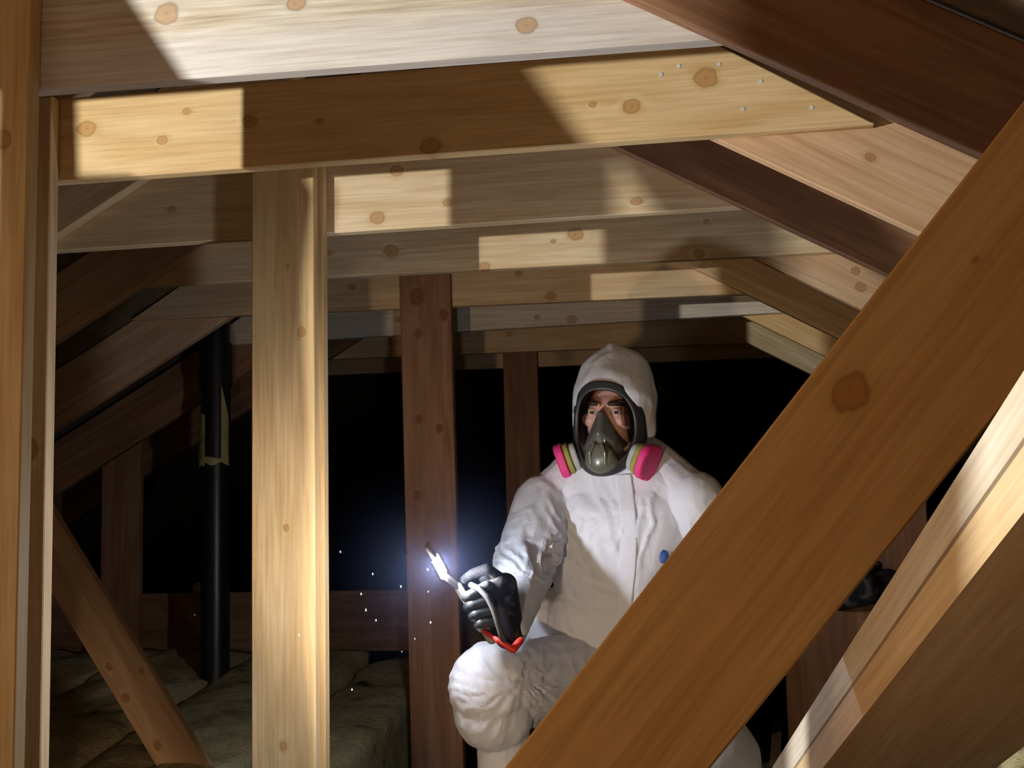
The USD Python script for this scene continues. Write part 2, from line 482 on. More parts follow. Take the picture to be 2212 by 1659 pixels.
# ------------------------------------------------------------------ unseen sheets outside the frame on the left, placed to block the work lamp
rag = [(-1.764, FLOOR)]
for z in np.linspace(FLOOR, .555, 30)[1:]:
    rag.append((-1.764 - .026 * (meshkit.noise(np.array([z * 5.5, 3.3, .7]), 4) - .35) - .006 * math.sin(z * 17), z))
rag += [(-1.775, .578), (-1.84, .582), (-1.845, .69), (-2.36, .69), (-2.9, .33), (-2.9, FLOOR)]
p = thing('unseen_shade_sheet', 'unseen ragged sheet out of the picture on the left, shading the middle post', 'board', (0, 1.9, 0))
part('sheet', tm(Manifold.extrude(CrossSection([rag]), .016).rotate([90, 0, 0])), osb, p)
p = thing('unseen_shade_sheet', 'unseen low sheet out of the picture, keeping the work lamp off the figure', 'board', (0, 1.45, 0))
part('sheet', prism([(-1.80, FLOOR + .002), (-1.49, FLOOR + .002), (-1.49, .345), (-1.80, .355)], .016), osb, p)
p = thing('unseen_shade_sheet', 'unseen sheet out of the picture on the left, shading the big strut', 'board', (0, 1.062, 0))
part('sheet', prism([(-1.50, .03), (-1.30, .03), (-1.30, .62), (-1.50, .62)], .016), osb, p)

# ------------------------------------------------------------------ low background: boards, insulation, vent pipe
q = [at(100, 1285, 5.62), at(1000, 1285, 5.62)]
zb = q[0][2]
board_xz('floor_beam', 'dark level beam low in the left background, above the insulation', 'beam', [(-4.2, zb - .235), (-.25, zb - .235), (-.25, zb), (-4.2, zb)], 5.62, .04, 'red')
INS = mat('insulation_wool', {
    'tc': ('texture_coordinate', {}), 'n1': ('noise_texture', {'scale': 5.0, 'detail': 5.0, 'roughness': .6}), 'n2': ('noise_texture', {'scale': 60.0, 'detail': 4.0, 'roughness': .7}),
    'r1': ('rgb_ramp', {'ramp': [(.30, (.08, .065, .04)), (.38, (.44, .38, .21)), (.55, (.64, .56, .32)), (.7, (.66, .61, .42))]}),
    'r2': ('rgb_ramp', {'ramp': [(.3, (.6, .6, .55)), (.6, (1, 1, 1))]}), 'm': ('mix', {'mix_type': 'multiply', 'fac': .8}),
    'b': ('bump', {'strength': 1.0, 'distance': .012}), 'p': ('principled_bsdf', {'roughness': .95, 'specular_ior_level': .1})},
    [('tc.object', 'n1.vector'), ('tc.object', 'n2.vector'), ('n1.fac', 'r1.fac'), ('n2.fac', 'r2.fac'), ('r1.color', 'm.color1'), ('r2.color', 'm.color2'),
     ('m.color', 'p.base_color'), ('n2.fac', 'b.height'), ('b.normal', 'p.normal')])


INS2 = plain('bounce_brown', (.70, .46, .26), .95, .006, 18, .12)  # brown of the unseen near batts, chosen to bounce warm light


def batt(label, x0, x1, y0, y1, h, seed, slope=0.0, wool=None):
    m = Manifold.cube([x1 - x0, y1 - y0, h]).refine_to_length(.035)
    v, f_, _ = meshkit.arrays(m)
    v = v.copy()
    top = np.clip(v[:, 2] / h, 0, 1)
    d = meshkit.fbm(v * 6 + seed, 4, seed) - .5
    e = meshkit.fbm(v * 17 + seed, 3, seed + 5) - .5
    ex = np.minimum(v[:, 0], x1 - x0 - v[:, 0]) / .09
    rd = np.clip(1 - ex, 0, 1) ** 2 * .022
    v[:, 2] += top * (.045 * d + .03 * e - rd + slope * v[:, 1])
    v[:, 0] += .022 * (meshkit.fbm(v * 7 + 3, 3, seed + 2) - .5) * (np.abs(v[:, 0] / (x1 - x0) - .5) > .4)
    v[:, 1] += .07 * (meshkit.fbm(v * 7 + 9, 3, seed + 3) - .5)
    p = thing('insulation_batt', label, 'insulation', (x0, y0, FLOOR + .004), None, 'glass wool batts on the attic floor')
    part('wool', trimesh.Trimesh(v, f_, process=False), wool or INS, p, True)


batt('pale yellowish insulation batt around the foot of the reddish strut', -2.07, -1.60, 3.55, 5.55, .17, 3, .15)
batt('pale insulation batt between the left narrow post and the reddish strut', -2.56, -2.075, 3.55, 5.55, .18, 8, .15)
batt('insulation batt farthest to the left, beyond the narrow post', -3.05, -2.565, 3.55, 5.55, .17, 12, .15)
batt('pale insulation batt at the foot of the broad middle post', -1.595, -1.30, 3.55, 5.55, .15, 17, .14)
for k in range(5):  # out of view, laid to throw warm lamp light back up
    batt(f'unseen brown insulation batt on the near floor left of the viewer bouncing warm light, {("first", "second", "third", "fourth", "fifth")[k]} from the middle', -.95 - .46 * k, -.525 - .46 * k, -.9, 1.35 if k < 2 else .72, .16, 31 + k, 0, INS2)
batt('whitish tuft of insulation at the bottom right corner', .36, .80, 2.3, 4.4, .50, 23, -.03)
for k, x in enumerate((-1.05, -.05)):
    board_axis('joist', ('floor joist right of the insulation, below the middle post', 'floor joist behind the squatting figure')[k], 'joist', (x, (2.2, 4.3)[k], FLOOR + .002), (x, 7.2, FLOOR + .002), (0, 0, 1), .10, .038, 'red')

PIPE = plain('black_pipe', (.012, .012, .014), .35, .0004, 60)
FOAM = plain('yellow_tape', (.46, .42, .17), .7, .001, 30, .25)
pc = at(466, 900, 5.15)
p = thing('vent_pipe', 'black plastic vent pipe with torn yellow tape in the left background', 'pipe', (pc[0], 5.15, 0))
ptop = LR + LV + LS * pc[0] + .1
part('pipe', tm(Manifold.cylinder(ptop - FLOOR, .054, .054, 48).translate([0, 0, FLOOR])), PIPE, p, 40)
zt = at(466, 905, 5.15)[2]
part('collar', tm(Manifold.cylinder(.16, .062, .062, 48).translate([0, 0, zt + .12])), PIPE, p, 40)


def curved_patch(a0, a1, lo, hi, r, n=10, t=.003):
    pts = []
    for i in range(n + 1):
        s = i / n
        a = math.radians(a0 + (a1 - a0) * s)
        pts.append((math.cos(a), math.sin(a), lo(s), hi(s)))
    v, f_ = [], []
    for c_, s_, l_, h_ in pts:
        v += [(r * c_, r * s_, l_), (r * c_, r * s_, h_), ((r + t) * c_, (r + t) * s_, h_), ((r + t) * c_, (r + t) * s_, l_)]
    for i in range(n):
        for k in range(4):
            a, b = 4 * i + k, 4 * i + (k + 1) % 4
            f_ += [(a, b, b + 4), (a, b + 4, a + 4)]
    f_ += [(0, 2, 1), (0, 3, 2), (4 * n, 4 * n + 1, 4 * n + 2), (4 * n, 4 * n + 2, 4 * n + 3)]
    return trimesh.Trimesh(v, f_)


zz = lambda py: at(466, py, 5.15)[2]
part('tape', curved_patch(195, 247, lambda s: zz(1003 + 6 * math.sin(9 * s)), lambda s: zz(897 + 3 * math.sin(7 * s)), .0555), FOAM, p, label='left strip of torn yellow tape')
part('tape', curved_patch(312, 345, lambda s: zz(1000), lambda s: zz(835 + 70 * s), .0555), FOAM, p, label='right strip of torn yellow tape')
part('tape', curved_patch(200, 342, lambda s: zz(1004 + 4 * math.sin(14 * s)), lambda s: zz(990 + 2 * math.sin(11 * s)), .059), FOAM, p, label='lower band of torn yellow tape')
part('tape', curved_patch(182, 200, lambda s: zz(1000), lambda s: zz(945 + 40 * s), .0585), FOAM, p, label='loose edge of torn yellow tape')
sc = at(428, 1254, 5.64)
p = thing('insulation_scrap', 'small pale scrap of insulation on the dark level beam', 'insulation', (sc[0], 5.64, zb))
m = trimesh.creation.icosphere(3, 1.0)
m.vertices *= (.024, .018, .022)
m.vertices *= 1 + .35 * (meshkit.fbm(m.vertices * 60, 3, 2)[:, None] - .5)
m.apply_translation((0, 0, .019))
part('wool', m, INS, p, True)

# ------------------------------------------------------------------ the person
SUIT = mat('white_suit', {
    'tc': ('texture_coordinate', {}), 'n': ('noise_texture', {'scale': 28.0, 'detail': 5.0, 'roughness': .6, 'distortion': .8}), 'm': ('mapping', {'scale': (1.0, 1.0, .35)}),
    'n2': ('noise_texture', {'scale': 55.0, 'detail': 3.0}), 'ad': ('math', {'math_type': 'add'}),
    'b': ('bump', {'strength': .5, 'distance': .0025}), 'p': ('principled_bsdf', {'base_color': (.76, .80, .90), 'roughness': .55, 'specular_ior_level': .35})},
    [('tc.object', 'm.vector'), ('m.vector', 'n.vector'), ('m.vector', 'n2.vector'), ('n.fac', 'ad.value1'), ('n2.fac', 'ad.value2'), ('ad.value', 'b.height'), ('b.normal', 'p.normal')])
SKIN = plain('face_skin', (.62, .36, .29), .5, .0003, 90, .10, subsurface_weight=.15, subsurface_scale=.004)
RUBBER = plain('mask_rubber', (.035, .037, .040), .45, .0003, 80)
CUP = plain('mask_grey', (.10, .10, .095), .35, .0002, 60)
VALVE = plain('valve_olive', (.11, .115, .085), .28, 0, 60, .1)
MAGENTA = plain('filter_magenta', (.72, .035, .22), .55, .0004, 50, .08)
OLIVE = plain('filter_olive', (.30, .29, .05), .55, 0, 50, .12)
FGREY = plain('filter_grey', (.42, .43, .42), .5, 0, 50, .08)
GLOVE = mat('black_glove', {
    'tc': ('texture_coordinate', {}), 'n': ('noise_texture', {'scale': 30.0, 'detail': 3.0, 'roughness': .55}), 'n2': ('noise_texture', {'scale': 420.0, 'detail': 2.0}),
    'r': ('rgb_ramp', {'ramp': [(.40, (.006, .006, .008)), (.56, (.010, .010, .012)), (.60, (.05, .05, .05)), (.70, (.07, .07, .065))]}),
    'b': ('bump', {'strength': .7, 'distance': .0015}), 'p': ('principled_bsdf', {'roughness': .8, 'specular_ior_level': .25})},
    [('tc.object', 'n.vector'), ('tc.object', 'n2.vector'), ('n.fac', 'r.fac'), ('r.color', 'p.base_color'), ('n2.fac', 'b.height'), ('b.normal', 'p.normal')])
FINGER = plain('glove_grey', (.050, .060, .068), .5, .0006, 200, .15)
RED = plain('cuff_red', (.62, .03, .02), .6, .0008, 120, .15)
BOOT = plain('boot_black', (.015, .014, .013), .5, .0008, 60)
GREYP = plain('lamp_grey', (.30, .29, .27), .4, 0, 60, .08)
BLUE = plain('badge_blue', (.03, .10, .42), .5, 0, 60, .08)
VISOR = mat('clear_visor', {'f': ('fresnel', {'IOR': 1.35}), 't': ('transparent_bsdf', {'color': (.93, .93, .93)}), 'g': ('glossy_bsdf', {'roughness': .04, 'color': (1, 1, 1)}), 'p': ('mix_closure', {})},
            [('f.fac', 'p.fac'), ('t.BSDF', 'p.closure1'), ('g.BSDF', 'p.closure2')], 'p.closure')
LAMPGLOW = mat('lamp_glow', {'p': ('emission', {'color': (.90, .93, 1.0), 'strength': 960.0})}, [], 'p.emission')


def ball(c, r, n=20):
    return Manifold.sphere(1.0, n).scale([r, r, r] if np.ndim(r) == 0 else list(r)).translate(list(map(float, c)))


def hull(*bs):
    return Manifold.batch_hull([ball(c, r) for c, r in bs])


def chain(*js):
    return Manifold.batch_boolean([hull(a, b) for a, b in zip(js[:-1], js[1:])], m3.OpType.Add) if len(js) > 2 else hull(*js)


def union(ms):
    return Manifold.batch_boolean(ms, m3.OpType.Add)


def smooth(man, edge, it=12):
    m = tm(man.refine_to_length(edge))
    m.merge_vertices()
    trimesh.smoothing.filter_taubin(m, lamb=.5, nu=.52, iterations=it)
    return m


# joints
SR, ER, WR = at(1175, 1092, 3.74), at(1132, 1222, 3.55), at(1100, 1362, 3.235)
SL, EL, WL = at(1500, 1085, 3.74), at(1625, 1300, 3.76), at(1800, 1292, 3.65)
NK, CH, WA, HP = at(1330, 1020, 3.78), at(1335, 1130, 3.78), at(1335, 1300, 3.80), at(1340, 1450, 3.84)
HR, KR = at(1255, 1465, 3.76), at(1062, 1484, 3.42)
HL, KL = at(1420, 1475, 3.78), at(1560, 1640, 3.32)
AR, AL = np.array([KR[0] + .03, 3.50, FLOOR + .10]), np.array([KL[0] + .03, 3.50, FLOOR + .10])
X = np.array([1.0, 0, 0])
# head frame
HC = at(1320, 890, 3.74)
Fw = np.array([-.19, -.97, -.10])
Fw /= np.linalg.norm(Fw)
Rt = np.cross([.05, 0, 1.0], Fw)
Rt /= np.linalg.norm(Rt)
Up = np.cross(Fw, Rt)
if Up[2] < 0:
    Up = -Up
if Rt[0] < 0:
    Rt = -Rt


def hd(u, v, w):
    return HC + Rt * u + Up * v + Fw * w


HM = np.stack([Rt, Up, Fw])


def to_head(mesh):
    mesh = mesh.copy()
    mesh.vertices = mesh.vertices @ HM + HC
    if np.linalg.det(HM) < 0:
        mesh.invert()
    return mesh


# body (head, neck and trunk inside the suit)
skull = union([
    ball((0, .035, -.045), (.073, .085, .090), 40), ball((0, -.02, .0), (.064, .085, .068), 40),
    Manifold.batch_hull([ball((0, -.085, .035), (.022, .018, .018)), ball((.045, -.055, -.02), .018), ball((-.045, -.055, -.02), .018), ball((0, -.02, .045), (.048, .03, .02))]),
    Manifold.batch_hull([ball((0, .005, .066), .007), ball((0, -.032, .088), .0085), ball((.012, -.036, .068), .008), ball((-.012, -.036, .068), .008)]),
    Manifold.batch_hull([ball((.042, .021, .050), .008), ball((.014, .019, .063), .007)]), Manifold.batch_hull([ball((-.042, .021, .050), .008), ball((-.014, .019, .063), .007)]),
    Manifold.batch_hull([ball((.020, -.060, .058), .006), ball((-.020, -.060, .058), .006)]), Manifold.batch_hull([ball((.017, -.069, .056), .006), ball((-.017, -.069, .056), .006)]),
    ball((.040, -.018, .042), (.024, .020, .018), 24), ball((-.040, -.018, .042), (.024, .020, .018), 24),
    ball((.072, -.01, -.03), (.012, .03, .018)), ball((-.072, -.01, -.03), (.012, .03, .018)),
    hull(((0, -.06, -.05), .055), ((0, -.16, -.06), .058))])
skull = skull - ball((.032, .0, .064), (.016, .0105, .016), 24) - ball((-.032, .0, .064), (.016, .0105, .016), 24)
head_mesh = to_head(smooth(skull, .006, 6))
torso_core = union([hull((NK - [0, 0, .05], .05), (CH, .08)), hull((CH, .09), (HP, .09))])
person = thing('person', 'person in a white hooded coverall and full-face respirator squatting with a lamp', 'person', (0, 0, 0))
part('body', cat_([head_mesh, tm(torso_core)]), SKIN, person, True)
EYEW, IRIS, BROW = plain('eye_white', (.50, .46, .44), .2, 0, 50, .03), plain('eye_iris', (.03, .022, .016), .15, 0, 50, .05), plain('brow_hair', (.05, .03, .02), .8, .001, 300, .2)
for s_ in (-1, 1):
    e = part('eye', to_head(tm(ball((s_ * .032, .0, .0525), .0125, 32))), EYEW, person, True)
    part('iris', to_head(tm(ball((s_ * .032 + .001, .0000, .0600), (.0068, .0068, .0064), 24))), IRIS, e, True)
    part('eyebrow', to_head(tm(Manifold.batch_hull([ball((s_ * .050, .018, .052), (.004, .003, .004)), ball((s_ * .034, .0255, .0605), (.005, .0042, .004)), ball((s_ * .016, .021, .0685), (.004, .0045, .003))]))), BROW, person, True)
    part('upper_eyelid', to_head(tm(ball((s_ * .032, .0035, .0525), (.0136, .0110, .0135), 28) - ball((s_ * .032, -.0055, .064), (.03, .0092, .03), 28))), SKIN, person, True)
    part('lower_eyelid', to_head(tm(ball((s_ * .032, -.0035, .0520), (.0134, .0100, .0132), 28) - ball((s_ * .032, .0062, .064), (.03, .0095, .03), 28))), SKIN, person, True)

# coverall with hood
suit = [hull((NK + [0, .0, .03], .072), (NK + [0, .0, -.02], .078), (SR + [.03, .02, -.01], .072), (SL + [-.03, .02, -.01], .072), (CH + [0, 0, 0], .11)),
        Manifold.batch_hull([ball(CH - X * .095, (.105, .115, .12)), ball(CH + X * .095, (.105, .115, .12)), ball(WA - X * .05, (.105, .135, .1)), ball(WA + X * .05, (.105, .135, .1))]),
        Manifold.batch_hull([ball(WA - X * .085 - [0, 0, .03], (.105, .135, .1)), ball(WA + X * .05, (.105, .135, .1)), ball(HP - X * .07, (.13, .14, .12)), ball(HP + X * .07, (.13, .14, .12))]),
        hull((NK + [.085, .01, .035], .055), (SL + [-.01, .01, .0], .076)), hull((NK + [-.085, .01, .03], .055), (SR + [.01, .01, 0], .076)),
        hull((at(1180, 1350, 3.82), .085), (WA, .10)), hull((at(1180, 1350, 3.82), .085), (HP - X * .08, .11)),
        hull((SR, .080), (ER + [0, .012, .01], .074)), hull((ER, .072), ((ER + WR) / 2, .058)), hull(((ER + WR) / 2, .058), (WR, .040)),
        hull((SL, .080), (EL, .066)), hull((EL, .066), ((EL + WL) / 2, .052)), hull(((EL + WL) / 2, .052), (WL, .040)),
        hull((HR, .112), (KR, .103)), hull((HL, .112), (KL, .086)),
        hull((KR + [0, .01, 0], .103), (KR + [.0, .015, -.06], .094)), hull((KR + [.01, .06, -.06], .068), ((KR + AR) / 2, .056), ), hull(((KR + AR) / 2, .056), (AR, .055)),
        hull((KL, .086), ((KL + AL) / 2, .066)), hull(((KL + AL) / 2, .066), (AL, .055))]
hood = [Manifold.batch_hull([ball(hd(0, .035, -.035), (.108, .118, .105), 32), ball(hd(.0, .085, -.035), (.096, .060, .085), 32), ball(hd(-.006, .130, -.035), (.034, .024, .05)), ball(hd(.07, -.05, -.03), .040), ball(hd(-.07, -.05, -.03), .040), ball(hd(0, -.02, .0), (.10, .08, .075), 32)]),
        Manifold.batch_hull([ball(hd(0, -.07, -.03), (.105, .05, .09)), ball(NK + [0, .01, -.02], (.10, .09, .06))])]
suit_m = smooth(union(suit + hood), .0075, 26)
# folds: ridges that run down the trunk and fan out of the knee, elbow and shoulder
v = suit_m.vertices.copy()
nrm = suit_m.vertex_normals


def ridges(p, seed, sharp=2.0):
    return np.clip(1 - np.abs(2 * meshkit.noise(p, seed) - 1) * 1.6, 0, 1) ** sharp


wob = np.stack([meshkit.fbm(v * 9, 3, 11), meshkit.fbm(v * 9, 3, 12), meshkit.fbm(v * 9, 3, 13)], 1) - .5
vw = v + wob * .07
disp = .004 * (meshkit.fbm(vw * 14, 3, 5) - .5) * 2
trunk = np.exp(-((v - (CH + WA) / 2) ** 2 @ np.array([3, 3, 2.0])) / .045)
disp += trunk * .008 * (ridges(vw * [42, 14, 8], 21) - .2)
for c, fx, amp, sp in ((KR + [.085, -.03, .01], (.5, 0), .012, .022), (ER + [.055, .01, -.02], (.5, 0), .014, .022), (HP + [-.02, -.1, -.02], (0, 0), .010, .03)):
    d = vw - c
    r = np.linalg.norm(d, axis=1)
    ang = np.arctan2(d[:, 2], d[:, 0])
    g = np.exp(-r * r / sp) * np.clip(r / .04, 0, 1)
    disp += g * amp * (ridges(np.stack([np.cos(ang) * 6.5, np.sin(ang) * 6.5, r * 5], 1), 31 + int(amp * 1e4)) - .25)
for c, sg, amp in ((SR + [.10, -.09, -.10], -.45, .010), (SL + [-.10, -.09, -.08], .40, .013)):
    d = vw - c
    q_ = d[:, 0] - sg * d[:, 2]
    disp += amp * np.exp(-(d ** 2 @ np.array([1, 1, .45])) / .010) * (ridges(np.stack([q_ * 36, d[:, 1] * 8, d[:, 2] * 4], 1), 61) - .25)
hoodw = np.exp(-((v - hd(0, .05, -.03)) ** 2).sum(1) / .02)
disp = disp * (1 - .55 * hoodw) + hoodw * .006 * (ridges(vw * [20, 20, 9], 41) - .3)
suit_m.vertices = v + nrm * disp[:, None]
trimesh.smoothing.filter_taubin(suit_m, lamb=.4, nu=.42, iterations=2)
# open the face
sm = Manifold(m3.Mesh(np.asarray(suit_m.vertices, np.float32), np.asarray(suit_m.faces, np.uint32)))


def head_man(m):
    A = np.zeros((3, 4))
    A[:, :3] = HM.T
    A[:, 3] = HC
    return m.transform(A)


if sm.status() == m3.Error.NoError:
    cav = Manifold.batch_hull([ball((0, -.03, -.03), (.088, .10, .09), 36), ball((0, -.042, .16), (.090, .105, .05), 36)])
    sm = sm - head_man(cav)
    suit_m = tm(sm)
suit_path = part('coverall', suit_m, SUIT, person, 50, label='white hooded coverall with creases')


def cast(px, py):
    """nearest point of the coverall on the line of sight, and its normal"""
    d = CM.T @ np.array([(px - 1106) / FPX, (py - 829.5) / FPX, 1.0])
    d /= np.linalg.norm(d)
    t = suit_m.triangles
    e1, e2 = t[:, 1] - t[:, 0], t[:, 2] - t[:, 0]
    h = np.cross(d, e2)
    a = (e1 * h).sum(1)
    a[np.abs(a) < 1e-12] = 1e-12
    s = -t[:, 0]
    u = (s * h).sum(1) / a
    q = np.cross(s, e1)
    w = (q @ d) / a
    k = (e2 * q).sum(1) / a
    ok = (u >= 0) & (w >= 0) & (u + w <= 1) & (k > .5)
    i = np.where(ok)[0][np.argmin(k[ok])]
    n = np.cross(e1[i], e2[i])
    n /= np.linalg.norm(n)
    return d * k[i], (n if n @ d < 0 else -n)


def tube(pts, r, n=12):
    pts = np.asarray(pts, float)
    r = np.broadcast_to(r, len(pts))
    return union([hull((a, ra), (b, rb)) for a, b, ra, rb in zip(pts[:-1], pts[1:], r[:-1], r[1:])])


# zip flap down the chest
fl = []
for py in range(1028, 1430, 15):
    px = 1352 + 9 * math.sin((py - 1040) / 75) + (py - 1040) * .012
    a, n = cast(px, py)
    fl.append(a)
fl = np.array(fl)
for _ in range(2):
    fl[1:-1] = (fl[:-2] + fl[1:-1] * 2 + fl[2:]) / 4
segs = [Manifold.batch_hull([ball(p_ + X * dx + [0, -.002 * (dx > 0), 0], .0045, 10) for p_ in (a, b) for dx in (-.020, .012)]) for a, b in zip(fl[:-1], fl[1:])]
part('zip_flap', smooth(union(segs), .008, 4), SUIT, person, 50, label='raised flap over the front zip')
a, n = cast(1432, 1202)
part('badge', tm(ball(a + n * .001, (.013, .005, .017), 24)), BLUE, person, True, label='small blue badge on the chest')

# respirator
def ring_pt(th, du=0.0):
    c_, s_ = math.cos(th), math.sin(th)
    u = (.085 + du) * math.copysign(abs(c_) ** .80, c_)
    v_ = -.040 + (.108 + du) * math.copysign(abs(s_) ** .88, s_)
    if s_ < 0:
        u *= 1 - .16 * s_ * s_
    return np.array([u, v_, .094 - .060 * abs(u / .085) ** 2.2 - .012 * max(0, s_) ** 2])


TH = np.linspace(0, 2 * math.pi, 49)[:-1]
segs = []
for i in range(len(TH)):
    a0, a1 = TH[i], TH[(i + 1) % len(TH)]
    segs.append(Manifold.batch_hull([ball(ring_pt(t_, du) - [0, 0, dz], .0062, 12) for t_ in (a0, a1) for du, dz in ((.006, .004), (-.006, 0), (.006, .03))]))
part('mask_frame', to_head(smooth(union(segs), .007, 5)), RUBBER, person, 50, label='dark rubber frame of the respirator')
vv, ff = [], []
NR = 14
for k_ in range(NR + 1):
    rho = k_ / NR
    for t_ in TH:
        p_ = ring_pt(t_, -.005)
        c_ = np.array([0, -.040, 0])
        vv.append([c_[0] + rho * (p_[0] - c_[0]), c_[1] + rho * (p_[1] - c_[1]), .113 - .0 + (p_[2] - .113) * rho ** 2.6])
for k_ in range(NR):
    for i in range(48):
        a, b = k_ * 48 + i, k_ * 48 + (i + 1) % 48
        ff += [(a, a + 48, b + 48), (a, b + 48, b)]
vis = trimesh.Trimesh(vv, ff, process=False)
part('visor', to_head(vis), VISOR, person, True, label='clear curved face shield')
cup = union([Manifold.batch_hull([ball((0, -.004, .083), .010), ball((.0, -.050, .098), .014), ball((.036, -.088, .064), .016), ball((-.036, -.088, .064), .016), ball((0, -.1, .075), .02)])])
part('nose_cup', to_head(smooth(cup, .006, 4)), CUP, person, 50, label='dark grey nose cup behind the visor')
chin = Manifold.batch_hull([ball((0, -.112, .098), (.038, .040, .020), 32), ball((0, -.125, .075), (.046, .032, .03), 32)])
ev = part('exhalation_valve', to_head(smooth(chin, .006, 4)), VALVE, person, True, label='grey olive domed valve under the chin')
for s_ in (-1, 1):
    part('valve_rib', to_head(smooth(Manifold.batch_boolean([hull(((s_ * .010, -.078, .113), .004), ((s_ * .020, -.098, .1175), .005)), hull(((s_ * .020, -.098, .1175), .005), ((s_ * .019, -.128, .112), .0045))], m3.OpType.Add), .003, 3)), VALVE, ev, True)


def cartridge(s_):
    ax_ = np.array([s_ * .91, -.33, .26])
    ax_ /= np.linalg.norm(ax_)
    e1 = np.array([0, 0, 1.0]) - ax_ * ax_[2]
    e1 /= np.linalg.norm(e1)
    e2 = np.cross(ax_, e1)
    o = np.array([s_ * .078, -.112, .048])

    def puck(r, h0, h1, sy=1.0):
        q = []
        for hh, rr in ((h0, r - .003), (h0 + .003, r), (h1 - .004, r), (h1, r - .005)):
            for t_ in np.linspace(0, 2 * math.pi, 29)[:-1]:
                c_, n_ = math.cos(t_), math.sin(t_)
                x_ = rr * math.copysign(abs(c_) ** .62, c_)
                y_ = rr * 1.04 * math.copysign(abs(n_) ** .62, n_) * (1 - .14 * c_)
                q.append(o + ax_ * hh + e1 * x_ * .92 + e2 * y_)
        return Manifold.hull_points(np.array(q))
    side = 'left' if s_ < 0 else 'right'
    fc = part('filter_base', to_head(tm(puck(.036, -.004, .013))), FGREY, person, 35, label=f'grey filter holder on the {side} cheek')
    part('filter_band', to_head(tm(puck(.0405, .013, .028))), OLIVE, fc, 35, label='olive band')
    part('filter_cap', to_head(tm(puck(.0445, .028, .050))), MAGENTA, fc, 35, label='magenta cap')


cartridge(-1)
cartridge(1)
# collar folds under the chin are part of the coverall; gloves
hr = lambda px, py, y: at(px, py, y)


def glove(palm, fingers, thumb, cuff, label):
    pm = smooth(palm, .0045, 5)
    g = part('glove', pm, GLOVE, person, True, label=label)
    for fg in fingers:
        part('finger', smooth(tube([q_ for q_, r_ in fg], [r_ for q_, r_ in fg]), .003, 5), FINGER, g, True)
    part('thumb', smooth(tube([q_ for q_, r_ in thumb], [r_ for q_, r_ in thumb]), .003, 5), GLOVE, g, True)
    if cuff:
        part('cuff', smooth(tube([q_ for q_, r_ in cuff], [r_ for q_, r_ in cuff]), .004, 3), RED, g, True, label='red glove cuff')
    return g


MC = [hr(1052 + 7 * i, 1266 + 25 * i, 3.185 + .004 * i) for i in range(4)]
palm = Manifold.batch_hull([ball(MC[0] + [.012, .025, 0], .026), ball(MC[3] + [.004, .02, 0], .024), ball(hr(1092, 1262, 3.240), .026), ball(hr(1102, 1330, 3.230), .026), ball(hr(1098, 1372, 3.215), .032)])
palm = union([palm, ball(hr(1052, 1243, 3.205), .021), ball(hr(1080, 1262, 3.205), .021), ball(hr(1098, 1300, 3.205), .017)])
fingers = []
for i in range(4):
    l = (1.0, 1.06, 1.0, .88)[i]
    a = MC[i]
    b = hr(1014 + 7 * i + (1 - l) * 30, 1287 + 20 * i, 3.170)
    c = hr(1003 + 9 * i + (1 - l) * 30, 1291 + 20 * i, 3.205)
    d = hr(1016 + 8 * i, 1296 + 20 * i, 3.235)
    e = hr(1040 + 6 * i, 1297 + 21 * i, 3.242)
    fingers.append([(a, .0125), (b, .0120), (c, .0112), (d, .0105), (e, .0095)])
thumb = [(hr(1090, 1262, 3.220), .018), (hr(1052, 1232, 3.195), .0150), (hr(1022, 1240, 3.195), .0125), (hr(1004, 1252, 3.205), .0105)]
cuff = [(hr(1046, 1364, 3.195), .0055), (hr(1076, 1384, 3.165), .006), (hr(1108, 1403, 3.168), .0085), (hr(1124, 1384, 3.195), .0085)]
glove(palm, fingers, thumb, cuff, 'black patterned glove closed around the lamp handle')
# other hand on the upright behind the big strut
pl = Manifold.batch_hull([ball(hr(1842, 1280, 3.50), .030), ball(hr(1878, 1255, 3.485), .022), ball(hr(1888, 1284, 3.485), .022), ball(hr(1810, 1288, 3.53), .034)])
fl2 = []
for i in range(4):
    a = hr(1884 + (2, 4, 3, 0)[i], 1242 + 13 * i, 3.485)
    b = hr(1918 + (0, 4, 2, -8)[i], 1238 + 14 * i, 3.482)
    c = hr(1938 + (0, 5, 0, -14)[i], 1243 + 15 * i, 3.492)
    d = hr(1946 + (0, 5, 0, -14)[i], 1247 + 15 * i, 3.506)
    fl2.append([(a, .0115), (b, .0105), (c, .0098), (d, .009)])
gl = part('glove', smooth(pl, .005, 4), GLOVE, person, True, label='black glove resting on the upright behind the big strut')
for fg in fl2:
    part('finger', smooth(tube([q_ for q_, r_ in fg], [r_ for q_, r_ in fg]), .0035, 4), GLOVE, gl, True)
th2 = [(hr(1850, 1255, 3.49), .015), (hr(1876, 1228, 3.478), .0125), (hr(1896, 1222, 3.482), .011)]
part('thumb', smooth(tube([q_ for q_, r_ in th2], [r_ for q_, r_ in th2]), .0035, 4), GLOVE, gl, True)
for a in (AR, AL):
    bt = Manifold.batch_hull([ball(a + [0, .03, -.06], (.045, .05, .038)), ball(a + [0, -.15, -.068], (.046, .05, .030)), ball(a + [0, .02, .0], (.05, .055, .03))])
    bt = bt.trim_by_plane([0, 0, 1], FLOOR + .002)
    part('boot', smooth(bt, .012, 3), BOOT, person, 40)

